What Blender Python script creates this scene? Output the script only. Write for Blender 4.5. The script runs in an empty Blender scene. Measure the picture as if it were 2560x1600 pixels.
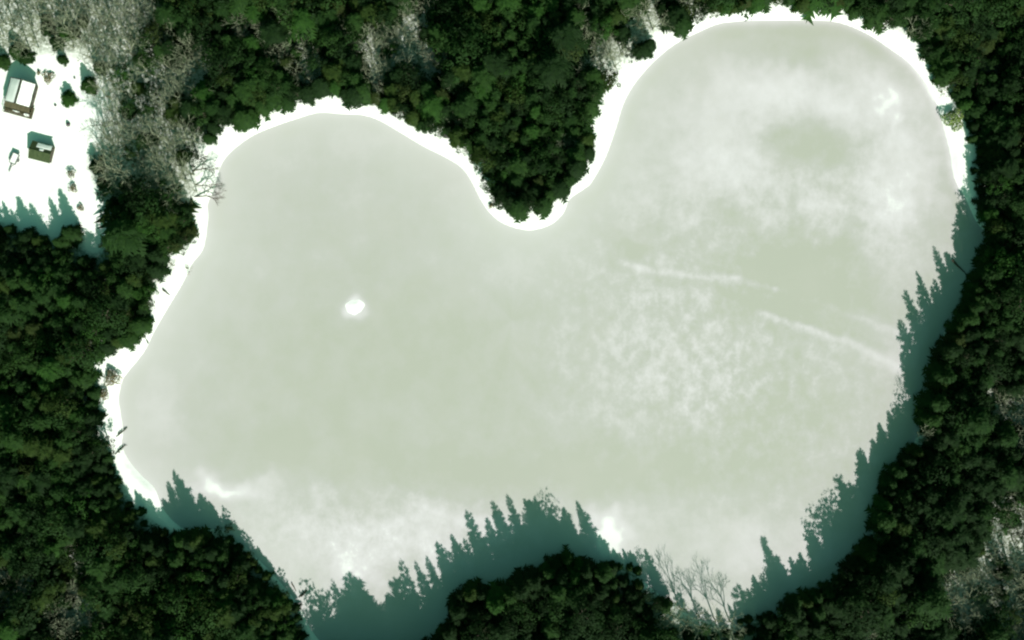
import bpy, math, random
import numpy as np
from mathutils import Vector, Matrix, Quaternion
random.seed(7); rng = np.random.default_rng(11)
S = bpy.context.scene
col = S.collection

# ---------------------------------------------------------------- camera, sky, sun, exposure
H = 340.0                                   # camera height above the ice, looking straight down
cam_data = bpy.data.cameras.new('camera'); cam = bpy.data.objects.new('camera', cam_data); col.objects.link(cam)
cam.location = (0, 0, H); cam.rotation_euler = (0, 0, 0)
cam_data.sensor_width = 36; cam_data.lens = 36 * H / 256.0; cam_data.clip_end = 3000
S.camera = cam
EL = math.radians(35)
SH = Vector((0.33, -0.944)).normalized()    # horizontal direction towards the sun (south-south-east)
SUNV = Vector((SH.x * math.cos(EL), SH.y * math.cos(EL), math.sin(EL)))
w = bpy.data.worlds.new('World'); S.world = w; w.use_nodes = True
nt = w.node_tree; bg = nt.nodes['Background']
sky = nt.nodes.new('ShaderNodeTexSky'); sky.sky_type = 'NISHITA'; sky.sun_disc = False
sky.sun_elevation = EL; sky.sun_rotation = math.atan2(SH.x, SH.y)
sky.ozone_density = 0.0; sky.dust_density = 3.0; sky.air_density = 1.6
tint = nt.nodes.new('ShaderNodeMix'); tint.data_type = 'RGBA'; tint.blend_type = 'MULTIPLY'; tint.inputs[0].default_value = 1
tint.inputs[7].default_value = (0.36, 0.90, 0.55, 1)
nt.links.new(sky.outputs[0], tint.inputs[6]); nt.links.new(tint.outputs[2], bg.inputs[0])
bg.inputs[1].default_value = 0.066
sl = bpy.data.lights.new('sun', 'SUN'); sl.energy = 4.6; sl.angle = math.radians(0.6); sl.color = (1.0, 0.97, 0.90)
sun = bpy.data.objects.new('sun', sl); col.objects.link(sun); sun.location = (60, -170, 130)
sun.rotation_euler = SUNV.to_track_quat('Z', 'Y').to_euler()
S.view_settings.view_transform = 'Standard'; S.view_settings.look = 'None'
S.view_settings.exposure = 0.55; S.view_settings.gamma = 1
S.render.engine = 'CYCLES'; S.cycles.max_bounces = 5; S.cycles.filter_width = 2.2

# ---------------------------------------------------------------- ground plan helpers (metres; north is up)
K = 2560 / 2419.0
def W(dx, dy):                               # plan sheet units -> metres on the ground
    return ((dx * K - 1280) * 0.1, (800 - dy * K) * 0.1)
def P(px, py, z=0.0):
    f = (H - z) / H
    return ((px - 1280) * 0.1 * f, (800 - py) * 0.1 * f)
def smooth(pts, n=4, closed=True):
    p = np.array(pts, float); N = len(p); out = []
    for i in range(N if closed else N - 1):
        a, b, c, d = (p[(i + k) % N] if closed else p[min(max(i + k, 0), N - 1)] for k in (-1, 0, 1, 2))
        for j in range(n):
            t = j / n
            out.append(.5 * ((2 * b) + (-a + c) * t + (2 * a - 5 * b + 4 * c - d) * t * t + (-a + 3 * b - 3 * c + d) * t ** 3))
    return np.array(out)
def sdf(q, poly):                            # signed distance, negative inside
    q = np.asarray(q, float); a = poly; b = np.roll(poly, -1, 0); e = b - a; L2 = (e ** 2).sum(1) + 1e-12
    res = np.empty(len(q))
    for s in range(0, len(q), 20000):
        c = q[s:s + 20000]
        wv = c[:, None, :] - a[None]
        t = np.clip((wv * e).sum(2) / L2, 0, 1)
        dd = wv - t[..., None] * e
        d = np.sqrt((dd ** 2).sum(2).min(1))
        cond = (a[None, :, 1] > c[:, 1:2]) != (b[None, :, 1] > c[:, 1:2])
        xi = a[None, :, 0] + (c[:, 1:2] - a[None, :, 1]) * e[None, :, 0] / np.where(np.abs(e[None, :, 1]) < 1e-9, 1e-9, e[None, :, 1])
        ins = ((cond & (c[:, 0:1] < xi)).sum(1) % 2) == 1
        res[s:s + 20000] = np.where(ins, -d, d)
    return res

LAKE = [(530,375),(560,345),(600,318),(650,297),(700,280),(750,266),(800,268),(860,272),(900,286),(950,315),(1000,345),(1050,370),(1090,395),
 (1115,430),(1135,470),(1160,505),(1195,530),(1250,543),(1300,530),(1330,503),(1345,470),(1380,445),(1398,428),(1430,370),(1455,300),(1470,250),
 (1490,210),(1520,170),(1560,130),(1600,100),(1650,75),(1700,55),(1760,49),(1850,47),(1940,48),(1990,55),(2050,80),(2110,120),(2150,150),
 (2190,200),(2215,250),(2232,310),(2245,360),(2255,420),(2282,470),(2305,520),(2332,560),(2334,620),(2312,672),(2280,725),(2232,785),(2212,845),
 (2196,905),(2182,968),(2164,1035),(2142,1082),(2108,1118),(2090,1175),(2070,1238),(2030,1306),(1982,1360),(1925,1398),(1870,1428),(1800,1462),
 (1720,1478),(1645,1462),(1592,1432),(1555,1404),(1518,1372),(1480,1340),(1420,1336),(1375,1328),(1338,1308),(1286,1336),(1232,1374),(1165,1408),
 (1118,1410),(1075,1455),(1045,1510),(1000,1560),(930,1566),(860,1562),(790,1545),(735,1490),(705,1430),(665,1380),(610,1322),(560,1278),(510,1250),(470,1262),
 (425,1245),(386,1205),(365,1155),(330,1120),(302,1085),(287,1050),(290,1020),(285,980),(280,940),(288,900),(300,880),(340,830),(365,780),
 (400,720),(430,670),(455,620),(478,590),(487,550),(491,510),(490,480),(505,450),(512,420),(520,395)]
lake_poly = smooth([W(*p) for p in LAKE], 4)
SECT = [
 ('west lobe\'s north shore', 'west', [(500,335),(540,303),(580,290),(620,270),(660,255),(700,245),(760,227),(800,232),(850,238),(890,250),(950,268),(980,290),(1010,308),(1045,318),(1080,330)]),
 ('wooded point\'s west side', 'north', [(1110,352),(1140,388),(1150,430),(1160,462),(1182,488)]),
 ('wooded point\'s east side', 'south', [(1230,500),(1270,492),(1300,476),(1332,455),(1347,430),(1372,388),(1392,345)]),
 ('point\'s northeast bank', 'south', [(1390,305),(1382,285),(1410,250),(1440,200),(1470,155),(1510,145),(1550,87),(1600,75),(1650,50),(1690,32)]),
 ('east lobe\'s north shore', 'west', [(1760,20),(1830,14),(1900,18),(1990,22),(2040,45),(2100,70),(2150,95),(2190,140),(2225,190),(2255,240)]),
 ('upper east shore', 'north', [(2278,290),(2288,330),(2293,400),(2297,450),(2315,500),(2322,560),(2312,630)]),
 ('lower east shore', 'north', [(2290,680),(2255,740),(2222,800),(2200,860),(2184,920),(2168,980),(2150,1040),(2125,1080)]),
 ('southeast shore', 'east', [(2085,1120),(2072,1180),(2058,1240),(2018,1300),(1960,1365),(1900,1398),(1840,1428),(1780,1455),(1720,1462),(1650,1448),(1600,1420),(1560,1400),(1520,1392)]),
 ('south headland', 'east', [(1506,1335),(1450,1322),(1400,1333),(1340,1300),(1290,1322),(1230,1362),(1160,1398),(1130,1378),(1082,1392),(1066,1440),(1040,1490),(1010,1520)]),
 ('south cove', 'east', [(940,1545),(860,1545),(790,1535)]),
 ('southwest shore', 'south', [(738,1512),(720,1452),(680,1392),(640,1355),(600,1310),(572,1272),(545,1243),(510,1242),(470,1255),(430,1252),(380,1235),(325,1190),(292,1130),(272,1075)]),
 ('west shore', 'south', [(262,1040),(248,1020),(236,990),(228,950),(240,920),(248,890),(225,862),(240,835),(290,820),(340,780),(358,740),(370,690),(390,640),(402,612),(440,590),(460,552),(442,505),(448,475)]),
 ('', '', [(478,455),(470,400)])]
open_pts = [p for s in SECT for p in s[2]]
open_poly = smooth([W(*p) for p in open_pts], 3)
CLEAR = [(-300,130),(0,140),(60,150),(110,135),(170,140),(215,160),(240,200),(248,250),(232,300),(222,340),(204,370),(214,420),(238,480),(252,560),(232,592),(205,585),(190,520),(178,520),(150,560),(60,545),(0,520),(-300,520)]
clear_poly = smooth([W(*p) for p in CLEAR], 3)

def vnoise(x, y, s, seed=0):                 # value noise, vectorised
    x = np.asarray(x) / s; y = np.asarray(y) / s
    xi = np.floor(x).astype(int); yi = np.floor(y).astype(int); fx = x - xi; fy = y - yi
    fx = fx * fx * (3 - 2 * fx); fy = fy * fy * (3 - 2 * fy)
    def h(a, b):
        v = np.sin(a * 127.1 + b * 311.7 + seed * 74.7) * 43758.5453
        return v - np.floor(v)
    return (h(xi, yi) * (1 - fx) + h(xi + 1, yi) * fx) * (1 - fy) + (h(xi, yi + 1) * (1 - fx) + h(xi + 1, yi + 1) * fx) * fy

def ground_z(xy, d=None):
    xy = np.asarray(xy, float)
    if d is None: d = sdf(xy, lake_poly)
    s = np.clip(d / 1.6, 0, 1); s = s * s * (3 - 2 * s)
    far = np.clip((d - 1) / 6, 0, 1)
    z = 0.04 + 0.42 * s + far * (0.5 * vnoise(xy[:, 0], xy[:, 1], 14, 1) + 0.18 * vnoise(xy[:, 0], xy[:, 1], 3.1, 2)) + s * 0.1 * vnoise(xy[:, 0], xy[:, 1], 1.2, 3)
    return np.where(d < 0, np.maximum(-0.8, 0.04 + d * 0.35), z)
def gz(x, y): return float(ground_z([(x, y)])[0])

# ---------------------------------------------------------------- materials
def mat(name, rough=0.9, spec=0.2):
    m = bpy.data.materials.new(name); m.use_nodes = True
    b = m.node_tree.nodes['Principled BSDF']; b.inputs['Roughness'].default_value = rough
    b.inputs['Specular IOR Level'].default_value = spec
    return m, m.node_tree, b
def nd(t, kind, **kw):
    n = t.nodes.new(kind)
    for k, v in kw.items(): setattr(n, k, v)
    return n
def mixc(t, fac, a, b, blend='MIX'):
    n = nd(t, 'ShaderNodeMix', data_type='RGBA', blend_type=blend)
    for i, v in ((0, fac), (6, a), (7, b)):
        if isinstance(v, (int, float)): n.inputs[i].default_value = v
        elif isinstance(v, tuple): n.inputs[i].default_value = (*v, 1)
        else: t.links.new(v, n.inputs[i])
    return n.outputs[2]
def noise(t, scale, detail=4, rough=.55, vec=None, coord='Object'):
    tc = nd(t, 'ShaderNodeTexCoord'); n = nd(t, 'ShaderNodeTexNoise'); n.inputs['Scale'].default_value = scale
    n.inputs['Detail'].default_value = detail; n.inputs['Roughness'].default_value = rough
    if vec:
        mp = nd(t, 'ShaderNodeMapping'); mp.inputs['Scale'].default_value = vec
        t.links.new(tc.outputs[coord], mp.inputs[0]); t.links.new(mp.outputs[0], n.inputs[0])
    else: t.links.new(tc.outputs[coord], n.inputs[0])
    return n.outputs[0]
def ramp(t, fac, a, b, c0=(0, 0, 0), c1=(1, 1, 1)):
    r = nd(t, 'ShaderNodeMapRange'); r.clamp = True
    r.inputs[1].default_value = a; r.inputs[2].default_value = b
    t.links.new(fac, r.inputs[0]); return r.outputs[0]
def math_(t, op, a, b=0.0):
    n = nd(t, 'ShaderNodeMath', operation=op)
    for i, v in enumerate((a, b)):
        if isinstance(v, (int, float)): n.inputs[i].default_value = v
        else: t.links.new(v, n.inputs[i])
    return n.outputs[0]
def bump(t, b, h, strength=.4, dist=.1):
    n = nd(t, 'ShaderNodeBump'); n.inputs['Strength'].default_value = strength; n.inputs['Distance'].default_value = dist
    t.links.new(h, n.inputs['Height']); t.links.new(n.outputs[0], b.inputs['Normal'])
def attr(t, name):
    n = nd(t, 'ShaderNodeAttribute'); n.attribute_name = name; return n

def snow_material():
    m, t, b = mat('snow', .75, .2)
    lit = attr(t, 'litter').outputs['Fac']
    n = noise(t, 1.6, 6, .7); n2 = noise(t, .25, 4)
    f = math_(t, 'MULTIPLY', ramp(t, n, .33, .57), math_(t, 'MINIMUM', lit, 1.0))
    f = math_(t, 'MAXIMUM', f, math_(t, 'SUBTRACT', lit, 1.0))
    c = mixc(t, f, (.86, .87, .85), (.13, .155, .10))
    c = mixc(t, math_(t, 'MULTIPLY', ramp(t, n2, .3, .7), .08), c, (.7, .74, .72))
    t.links.new(c, b.inputs['Base Color']); bump(t, b, noise(t, .9, 6, .6), .35, .15)
    return m
def ice_material():
    m, t, b = mat('snowy_ice', .55, .25)
    sn = attr(t, 'snow').outputs['Fac']; mo = attr(t, 'mottle').outputs['Fac']; rim = attr(t, 'rim').outputs['Fac']
    n1 = noise(t, .11, 6, .6); n2 = noise(t, .26, 5, .6); n3 = noise(t, .42, 4, .55, vec=(1.0, .7, 1)); n4 = noise(t, 1.7, 4, .6)
    v = math_(t, 'ADD', sn, math_(t, 'MULTIPLY', math_(t, 'SUBTRACT', n1, .5), .75))
    k = math_(t, 'ADD', math_(t, 'SUBTRACT', n2, .5), math_(t, 'SUBTRACT', n3, .5))
    v = math_(t, 'ADD', v, math_(t, 'MULTIPLY', math_(t, 'MULTIPLY', k, mo), 1.2))
    v = math_(t, 'ADD', v, math_(t, 'MULTIPLY', math_(t, 'SUBTRACT', n4, .5), math_(t, 'ADD', math_(t, 'MULTIPLY', mo, .18), .04)))
    cr = nd(t, 'ShaderNodeValToRGB'); e = cr.color_ramp.elements
    e[0].position = 0.0; e[0].color = (.385, .380, .345, 1); e[1].position = 1.0; e[1].color = (.84, .84, .84, 1)
    x = e.new(.24); x.color = (.424, .407, .402, 1)
    x = e.new(.50); x.color = (.520, .483, .510, 1)
    x = e.new(.74); x.color = (.60, .555, .60, 1)
    n6 = noise(t, .62, 6, .7)
    v = math_(t, 'ADD', v, math_(t, 'MULTIPLY', math_(t, 'MULTIPLY', math_(t, 'SUBTRACT', n6, .5), mo), .55))
    v = math_(t, 'MULTIPLY', v, .8)
    t.links.new(v, cr.inputs[0])
    c = mixc(t, math_(t, 'MULTIPLY', rim, .85), cr.outputs[0], (.545, .527, .535))
    n5 = noise(t, .07, 3)
    c = mixc(t, math_(t, 'MULTIPLY', ramp(t, n5, .5, .7), .18), c, (.46, .43, .42))
    t.links.new(c, b.inputs['Base Color']); bump(t, b, n2, .15, .1)
    return m
def leaf_material(name, mass, dark, bright):
    m, t, b = mat(name, .75, .15)
    oi = nd(t, 'ShaderNodeObjectInfo'); at = attr(t, 'tree_tint')
    tone = at.outputs['Color'] if mass else oi.outputs['Color']
    n = noise(t, 1.3, 3, .6, coord='Object')
    c = mixc(t, ramp(t, n, .3, .7), dark, bright)
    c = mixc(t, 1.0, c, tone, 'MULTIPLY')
    t.links.new(c, b.inputs['Base Color'])
    tr_ = nd(t, 'ShaderNodeBsdfTranslucent'); t.links.new(c, tr_.inputs[0])
    mx = nd(t, 'ShaderNodeMixShader'); mx.inputs[0].default_value = .3; out = t.nodes['Material Output']
    t.links.new(b.outputs[0], mx.inputs[1]); t.links.new(tr_.outputs[0], mx.inputs[2]); t.links.new(mx.outputs[0], out.inputs[0])
    return m
def plain(name, c0, c1, scale=3, rough=.85, spec=.2, vec=None, bmp=.2):
    m, t, b = mat(name, rough, spec)
    n = noise(t, scale, 5, .65, vec)
    t.links.new(mixc(t, ramp(t, n, .3, .7), c0, c1), b.inputs['Base Color'])
    if bmp: bump(t, b, n, bmp, .05)
    return m
M = {'snow': snow_material(), 'ice': ice_material(),
 'needles': leaf_material('needles', False, (.010, .030, .008), (.026, .062, .013)),
 'mass_needles': leaf_material('wood_needles', True, (.010, .030, .008), (.026, .062, .013)),
 'twig': plain('twig_bark', (.12, .135, .085), (.25, .27, .19), 2),
 'bark': plain('bark', (.05, .04, .03), (.11, .09, .07), 4),
 'brown_leaf': plain('brown_leaf', (.10, .09, .045), (.19, .165, .095), 2),
 'yellow_leaf': plain('yellow_leaf', (.10, .15, .035), (.17, .23, .07), 2),
 'wall': plain('dark_boards', (.045, .04, .03), (.09, .08, .055), 6, vec=(1, 1, .15)),
 'roof': plain('dark_shingles', (.028, .034, .026), (.055, .06, .045), 5),
 'moss_roof': plain('mossy_shingles', (.026, .045, .016), (.06, .08, .035), 1.6),
 'deck': plain('weathered_deck', (.045, .042, .022), (.115, .10, .06), 2.2, vec=(1, .4, 1)),
 'glass': plain('window_glass', (.02, .025, .03), (.04, .045, .05), 2, .15, .5, bmp=0),
 'metal': plain('grey_metal', (.10, .10, .10), (.19, .18, .18), 8, .5, .4),
 'rubber': plain('rubber', (.02, .02, .02), (.035, .035, .035), 8),
 'rock': plain('rock', (.05, .045, .05), (.14, .13, .13), 3)}

# ---------------------------------------------------------------- mesh helpers
class MB:
    def __init__(s): s.v = []; s.f = []
    def add(s, vs, fs):
        o = len(s.v); s.v += [tuple(v) for v in vs]; s.f += [tuple(i + o for i in f) for f in fs]
    def box(s, x0, x1, y0, y1, z0, z1, m=None):
        vs = [Vector(p) for p in ((x0,y0,z0),(x1,y0,z0),(x1,y1,z0),(x0,y1,z0),(x0,y0,z1),(x1,y0,z1),(x1,y1,z1),(x0,y1,z1))]
        if m: vs = [m @ v for v in vs]
        s.add(vs, [(3,2,1,0),(4,5,6,7),(0,1,5,4),(1,2,6,5),(2,3,7,6),(3,0,4,7)])
    def prism(s, poly, z0, z1):               # poly: list of (x, y) counter-clockwise; z as numbers
        n = len(poly)
        s.add([(x, y, z0) for x, y in poly] + [(x, y, z1) for x, y in poly],
              [tuple(range(n))[::-1], tuple(range(n, 2 * n))] + [(i, (i + 1) % n, n + (i + 1) % n, n + i) for i in range(n)])
    def tube(s, a, b, ra, rb, n=4):
        a = Vector(a); b = Vector(b); d = (b - a)
        if d.length < 1e-6: return
        d.normalize(); u = d.orthogonal().normalized(); v = d.cross(u)
        vs = [a + (u * math.cos(k * 2 * math.pi / n) + v * math.sin(k * 2 * math.pi / n)) * ra for k in range(n)]
        vs += [b + (u * math.cos(k * 2 * math.pi / n) + v * math.sin(k * 2 * math.pi / n)) * rb for k in range(n)]
        s.add(vs, [(k, (k + 1) % n, n + (k + 1) % n, n + k) for k in range(n)] + [tuple(range(n))[::-1], tuple(range(n, 2 * n))])
    def mesh(s, name, m):
        me = bpy.data.meshes.new(name); me.from_pydata(s.v, [], s.f); me.update(); me.materials.append(m); return me
    def build(s, name, m, parent=None):
        return link(name, s.mesh(name, m), parent)
def link(name, me, parent=None):
    o = bpy.data.objects.new(name, me); col.objects.link(o)
    if parent: o.parent = parent
    return o
def tag(o, label=None, cat=None, group=None, kind=None):
    for k, v in (('label', label), ('category', cat), ('group', group), ('kind', kind)):
        if v: o[k] = v
    return o
def empty(name, loc, rz=0, **kw):
    o = bpy.data.objects.new(name, None); col.objects.link(o); o.location = loc; o.rotation_euler = (0, 0, rz)
    o.empty_display_size = .3
    return tag(o, **kw)
def grid_mesh(name, xs, ys, z, m):
    nx, ny = len(xs), len(ys); X, Y = np.meshgrid(xs, ys)
    co = np.stack([X.ravel(), Y.ravel(), z], 1).astype(np.float32)
    i = np.arange(nx * ny).reshape(ny, nx)
    q = np.stack([i[:-1, :-1], i[:-1, 1:], i[1:, 1:], i[1:, :-1]], -1).reshape(-1, 4)
    return fast_mesh(name, co, q, m, True)
def fast_mesh(name, co, faces, m, shade=False):
    me = bpy.data.meshes.new(name); k = faces.shape[1]
    me.vertices.add(len(co)); me.vertices.foreach_set('co', co.astype(np.float32).ravel())
    me.loops.add(faces.size); me.loops.foreach_set('vertex_index', faces.astype(np.int32).ravel())
    me.polygons.add(len(faces)); me.polygons.foreach_set('loop_start', np.arange(0, faces.size, k, dtype=np.int32))
    me.polygons.foreach_set('loop_total', np.full(len(faces), k, np.int32))
    if shade: me.polygons.foreach_set('use_smooth', np.ones(len(faces), bool))
    me.update(); me.materials.append(m)
    return me
def fattr(me, name, vals):
    a = me.attributes.new(name, 'FLOAT', 'POINT'); a.data.foreach_set('value', np.asarray(vals, np.float32))

# ---------------------------------------------------------------- the ground and the frozen lake
def axis(half, step, reach):
    a = list(np.arange(-half, half + 1e-6, step)); s = step; x = half; o = []
    while x < reach: s *= 1.3; x += s; o.append(x)
    return np.array([-v for v in o[::-1]] + a + o)
xs = axis(134, .5, 900); ys = axis(86, .5, 900)
X, Y = np.meshgrid(xs, ys); q = np.stack([X.ravel(), Y.ravel()], 1)
d_lake = sdf(q, lake_poly); d_open = sdf(q, open_poly); d_clear = sdf(q, clear_poly)
gq = q
g = grid_mesh('snow_ground', xs, ys, ground_z(q, d_lake), M['snow'])
GROUND_D = np.minimum(d_open, d_clear)
ground = tag(link('ground', g), kind='structure')

ix = np.arange(-106, 118, .55); iy = np.arange(-86, 80, .55)
X, Y = np.meshgrid(ix, iy); q = np.stack([X.ravel(), Y.ravel()], 1); di = -sdf(q, lake_poly)
D = np.stack([(q[:, 0] * 10 + 1280) / K, (800 - q[:, 1] * 10) / K], 1)     # plan sheet units
sn = np.full(len(q), .27); mo = np.full(len(q), .10)
wx = D[:, 0] + 50 * (vnoise(q[:, 0], q[:, 1], 6, 5) - .5) + 24 * (vnoise(q[:, 0], q[:, 1], 2, 6) - .5)
wy = D[:, 1] + 50 * (vnoise(q[:, 0], q[:, 1], 6, 7) - .5) + 24 * (vnoise(q[:, 0], q[:, 1], 2, 8) - .5)
def blob(cx, cy, rx, ry, a, sharp=1.0):
    return (a * 1.3 if 0 < a < .45 else a * 1.3) * np.exp(-(((wx - cx) / rx) ** 2 + ((wy - cy) / ry) ** 2) ** sharp)
for b_ in [(1880,215,260,55,.30),(2020,240,60,30,.08),(2120,430,70,170,.40),(1690,400,150,120,.28),(1560,860,200,190,.15),(820,1260,280,80,.34),(560,1150,110,32,.40),
  (525,1142,40,24,.45),(830,1350,60,55,.42),(1435,1268,42,50,.85),(1445,1232,60,40,.35),(1800,1290,260,80,.22),(1120,1235,150,34,.26),(360,960,70,150,.16),
  (1200,640,150,50,.14),(2095,245,14,46,.26),(2116,298,14,36,.24),(2136,288,6,12,.2),(1980,300,330,230,.12),(1760,330,120,160,.12),(1480,480,60,60,.10),(900,330,130,40,.12),(1000,1310,120,60,.22),(2000,520,120,60,.22),
  (2140,830,60,50,.18),
  (900,880,380,240,-.17),(1060,720,160,120,-.05),(1900,345,120,46,-.42),(1870,625,150,75,-.46),(1735,512,38,22,-.3),(1300,1110,420,60,-.24),(1865,970,110,60,-.20),
  (1480,590,40,30,-.30),(1900,720,180,50,-.22),(1700,1080,200,60,-.14),(640,1060,150,60,-.16),(1900,120,160,30,-.15),(1820,90,200,24,-.12)]:
    sn += blob(*b_)
mo += blob(1640,800,330,300,.62) + blob(2000,450,260,230,.30) + blob(850,1270,330,110,.5) + blob(1850,1000,260,160,.3)
def streak(pts, wd, a):
    global sn
    best = np.full(len(q), 1e9)
    for (x0, y0), (x1, y1) in zip(pts, pts[1:]):
        e = np.array([x1 - x0, y1 - y0]); px = D * .8 + np.stack([wx, wy], 1) * .2 - np.array([x0, y0])
        t = np.clip((px @ e) / (e @ e), 0, 1); best = np.minimum(best, np.hypot(*(px - t[:, None] * e).T))
    sn += a * np.exp(-(best / wd) ** 2)
streak([(1478,624),(1610,648),(1760,664),(1830,682)], 9, .36); streak([(1830,682),(1920,706),(2010,742),(2125,788)], 9, .24)
streak([(1800,742),(1930,782),(2010,812),(2122,862)], 10, .42); streak([(1960,812),(2125,880)], 8, .14)
streak([(1700,684),(1830,735),(1980,786)], 8, -.30); streak([(1840,712),(2120,832)], 8, -.16); streak([(1620,600),(1700,640)], 8, -.15)
streak([(2085,85),(2150,150),(2205,230)], 7, .25); streak([(2245,330),(2262,400),(2268,450)], 6, .35)
sn += .95 * np.exp(-((np.hypot(D[:, 0] * .6 + wx * .4 - 838, D[:, 1] * .6 + wy * .4 - 725)) / 27) ** 3)
rim = np.exp(-np.clip(di, 0, None) / 8.0) * np.clip(1.2 - np.clip(D[:, 0] - 1300, 0, 600) / 500, .12, 1)
sn -= .22 * np.exp(-((di - 2.6) / 1.5) ** 2) * np.clip(vnoise(q[:, 0], q[:, 1], 7, 12) * 2.2 - .6, 0, 1)
sn += .42 * np.exp(-(np.clip(di, 0, None) / 1.1) ** 2)
i_me = grid_mesh('lake_ice', ix, iy, np.zeros(len(q)), M['ice'])
fattr(i_me, 'snow', sn); fattr(i_me, 'mottle', mo); fattr(i_me, 'rim', rim)
tag(link('lake_ice', i_me), kind='structure')

# ---------------------------------------------------------------- tree shapes
def spruce_crown(seed, n=110, h=12., r=2.5, taper=.85, full=1.0):
    R = random.Random(seed); V = []; F = []
    def tri(a, b, c):
        o = len(V); V.extend((a, b, c)); F.append((o, o + 1, o + 2))
    bulge = R.uniform(-.1, .1); side = R.uniform(0, 6.28)
    for i in range(n):
        t = (i + R.random()) / n; t = t ** 1.08
        z = h * (.07 + .915 * t); az = i * 2.39996 + R.uniform(-.5, .5)
        L = (r * (1 - t) ** taper * (1 + .15 * math.cos(az - side)) * R.uniform(.5, 1.25) * (1.22 if R.random() < .15 else 1) + .13) * full
        droop = (-.30 + .75 * t) * L + R.uniform(-.12, .08) * L
        d = Vector((math.cos(az), math.sin(az), 0)); s = Vector((-d.y, d.x, 0))
        root = Vector((0, 0, z)); tip = root + d * L + Vector((0, 0, droop))
        mid = root + d * L * .5 + Vector((0, 0, droop * .25))
        def at(u): return root.lerp(mid, u * 2) if u < .5 else mid.lerp(tip, u * 2 - 1)
        wd = .20 + .09 * L
        tri(at(.0), at(.55) + s * wd * .5, at(.55) - s * wd * .5); tri(at(.5) + s * wd * .6, tip, at(.5) - s * wd * .6)
        for u in (.22, .42, .6, .78):
            for sg in (-1, 1):
                ll = L * (.44 - .32 * u) * R.uniform(.8, 1.3) + .12
                p0 = at(u - .13); p1 = at(u + .10); q = at(u) + s * sg * ll + d * ll * .75 + Vector((0, 0, -.18 * ll + R.uniform(-.1, .1)))
                tri(p0, p1, q) if sg > 0 else tri(p1, p0, q)
    return np.array([tuple(v) for v in V]), np.array(F)
def pine_crown(seed, n=26, h=11., r=2.7, leaf=.34, per=60):
    R = random.Random(seed); V = []; F = []
    for k in range(n):
        t = (k + .5) / n; z = h * (.28 + .66 * t)
        prof = math.sin(math.pi * min(1, .22 + .74 * t)) ** .7
        az = k * 2.4 + R.uniform(-.5, .5); rad = r * prof * R.uniform(.2, 1.08)
        c = Vector((math.cos(az) * rad, math.sin(az) * rad, z + R.uniform(-.4, .4)))
        cr = r * R.uniform(.20, .44) * (1 - .3 * t) * (1.15 if rad < .6 * r else .8)
        for j in range(per):
            dv = Vector((R.gauss(0, 1), R.gauss(0, 1), R.gauss(0, .75))).normalized()
            p = c + Vector((dv.x, dv.y, dv.z * .62)) * cr * R.uniform(.55, 1.1)
            up = (dv + Vector((R.uniform(-.6, .6), R.uniform(-.6, .6), R.uniform(0, .9)))).normalized()
            u = up.orthogonal().normalized(); u.rotate(Quaternion(up, R.uniform(0, 6.28))); v = up.cross(u)
            s = leaf * R.uniform(.6, 1.25); o = len(V)
            V.extend((p - u * s * .5, p + v * s * .32, p + u * s * .6 + up * .1 * s)); F.append((o, o + 1, o + 2))
            o = len(V); V.extend((p - u * s * .45, p + u * s * .55, p - v * s * .34 - up * .08 * s)); F.append((o, o + 1, o + 2))
    return np.array([tuple(v) for v in V]), np.array(F)
def trunk_mb(h, r=.16, limbs=0, seed=0, lo=.3):
    m = MB(); R = random.Random(seed); a = Vector((0, 0, -.3)); n = 4
    for k in range(n):
        b = Vector((R.uniform(-.06, .06), R.uniform(-.06, .06), h * (k + 1) / n))
        m.tube(a, b, r * (1 - k / n) + .02, r * (1 - (k + 1) / n) + .015, 6); a = b
    for k in range(limbs):
        z = h * (lo + (.85 - lo) * k / max(1, limbs)); az = k * 2.4
        L = 1.6 * (1 - .6 * k / limbs)
        m.tube((0, 0, z), (math.cos(az) * L, math.sin(az) * L, z + .3 * L), r * .35, .02, 4)
    return m
def bare_mbs(seed, h=10., spread=.5, depth=4):
    R = random.Random(seed); tr = MB(); tw = MB()
    def grow(p, d, L, r, lev):
        q = p + d * L; mid = p.lerp(q, .5) + Vector((R.uniform(-1, 1), R.uniform(-1, 1), 0)) * L * .05
        m = tr if lev < 2 else tw
        n = 6 if lev == 0 else (4 if lev == 1 else 3)
        m.tube(p, mid, r, r * .82, n); m.tube(mid, q, r * .82, r * .62, n)
        if lev >= depth: return
        kids = R.randint(3, 4) if lev else R.randint(4, 5)
        for k in range(kids):
            ang = R.uniform(.35, .85) * (spread / .5); az = k * 6.283 / kids + R.uniform(-.5, .5)
            u = d.orthogonal().normalized(); u.rotate(Quaternion(d, az))
            nd_ = (d * math.cos(ang) + u * math.sin(ang) + Vector((0, 0, .12))).normalized()
            st = p.lerp(q, R.uniform(.45, .95)) if k else q
            grow(st, nd_, L * R.uniform(.5, .68), max(r * .52, .026), lev + 1)
    grow(Vector((0, 0, -.3)), Vector((0, 0, 1)), h * .45, .19, 0)
    return tr, tw

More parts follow.
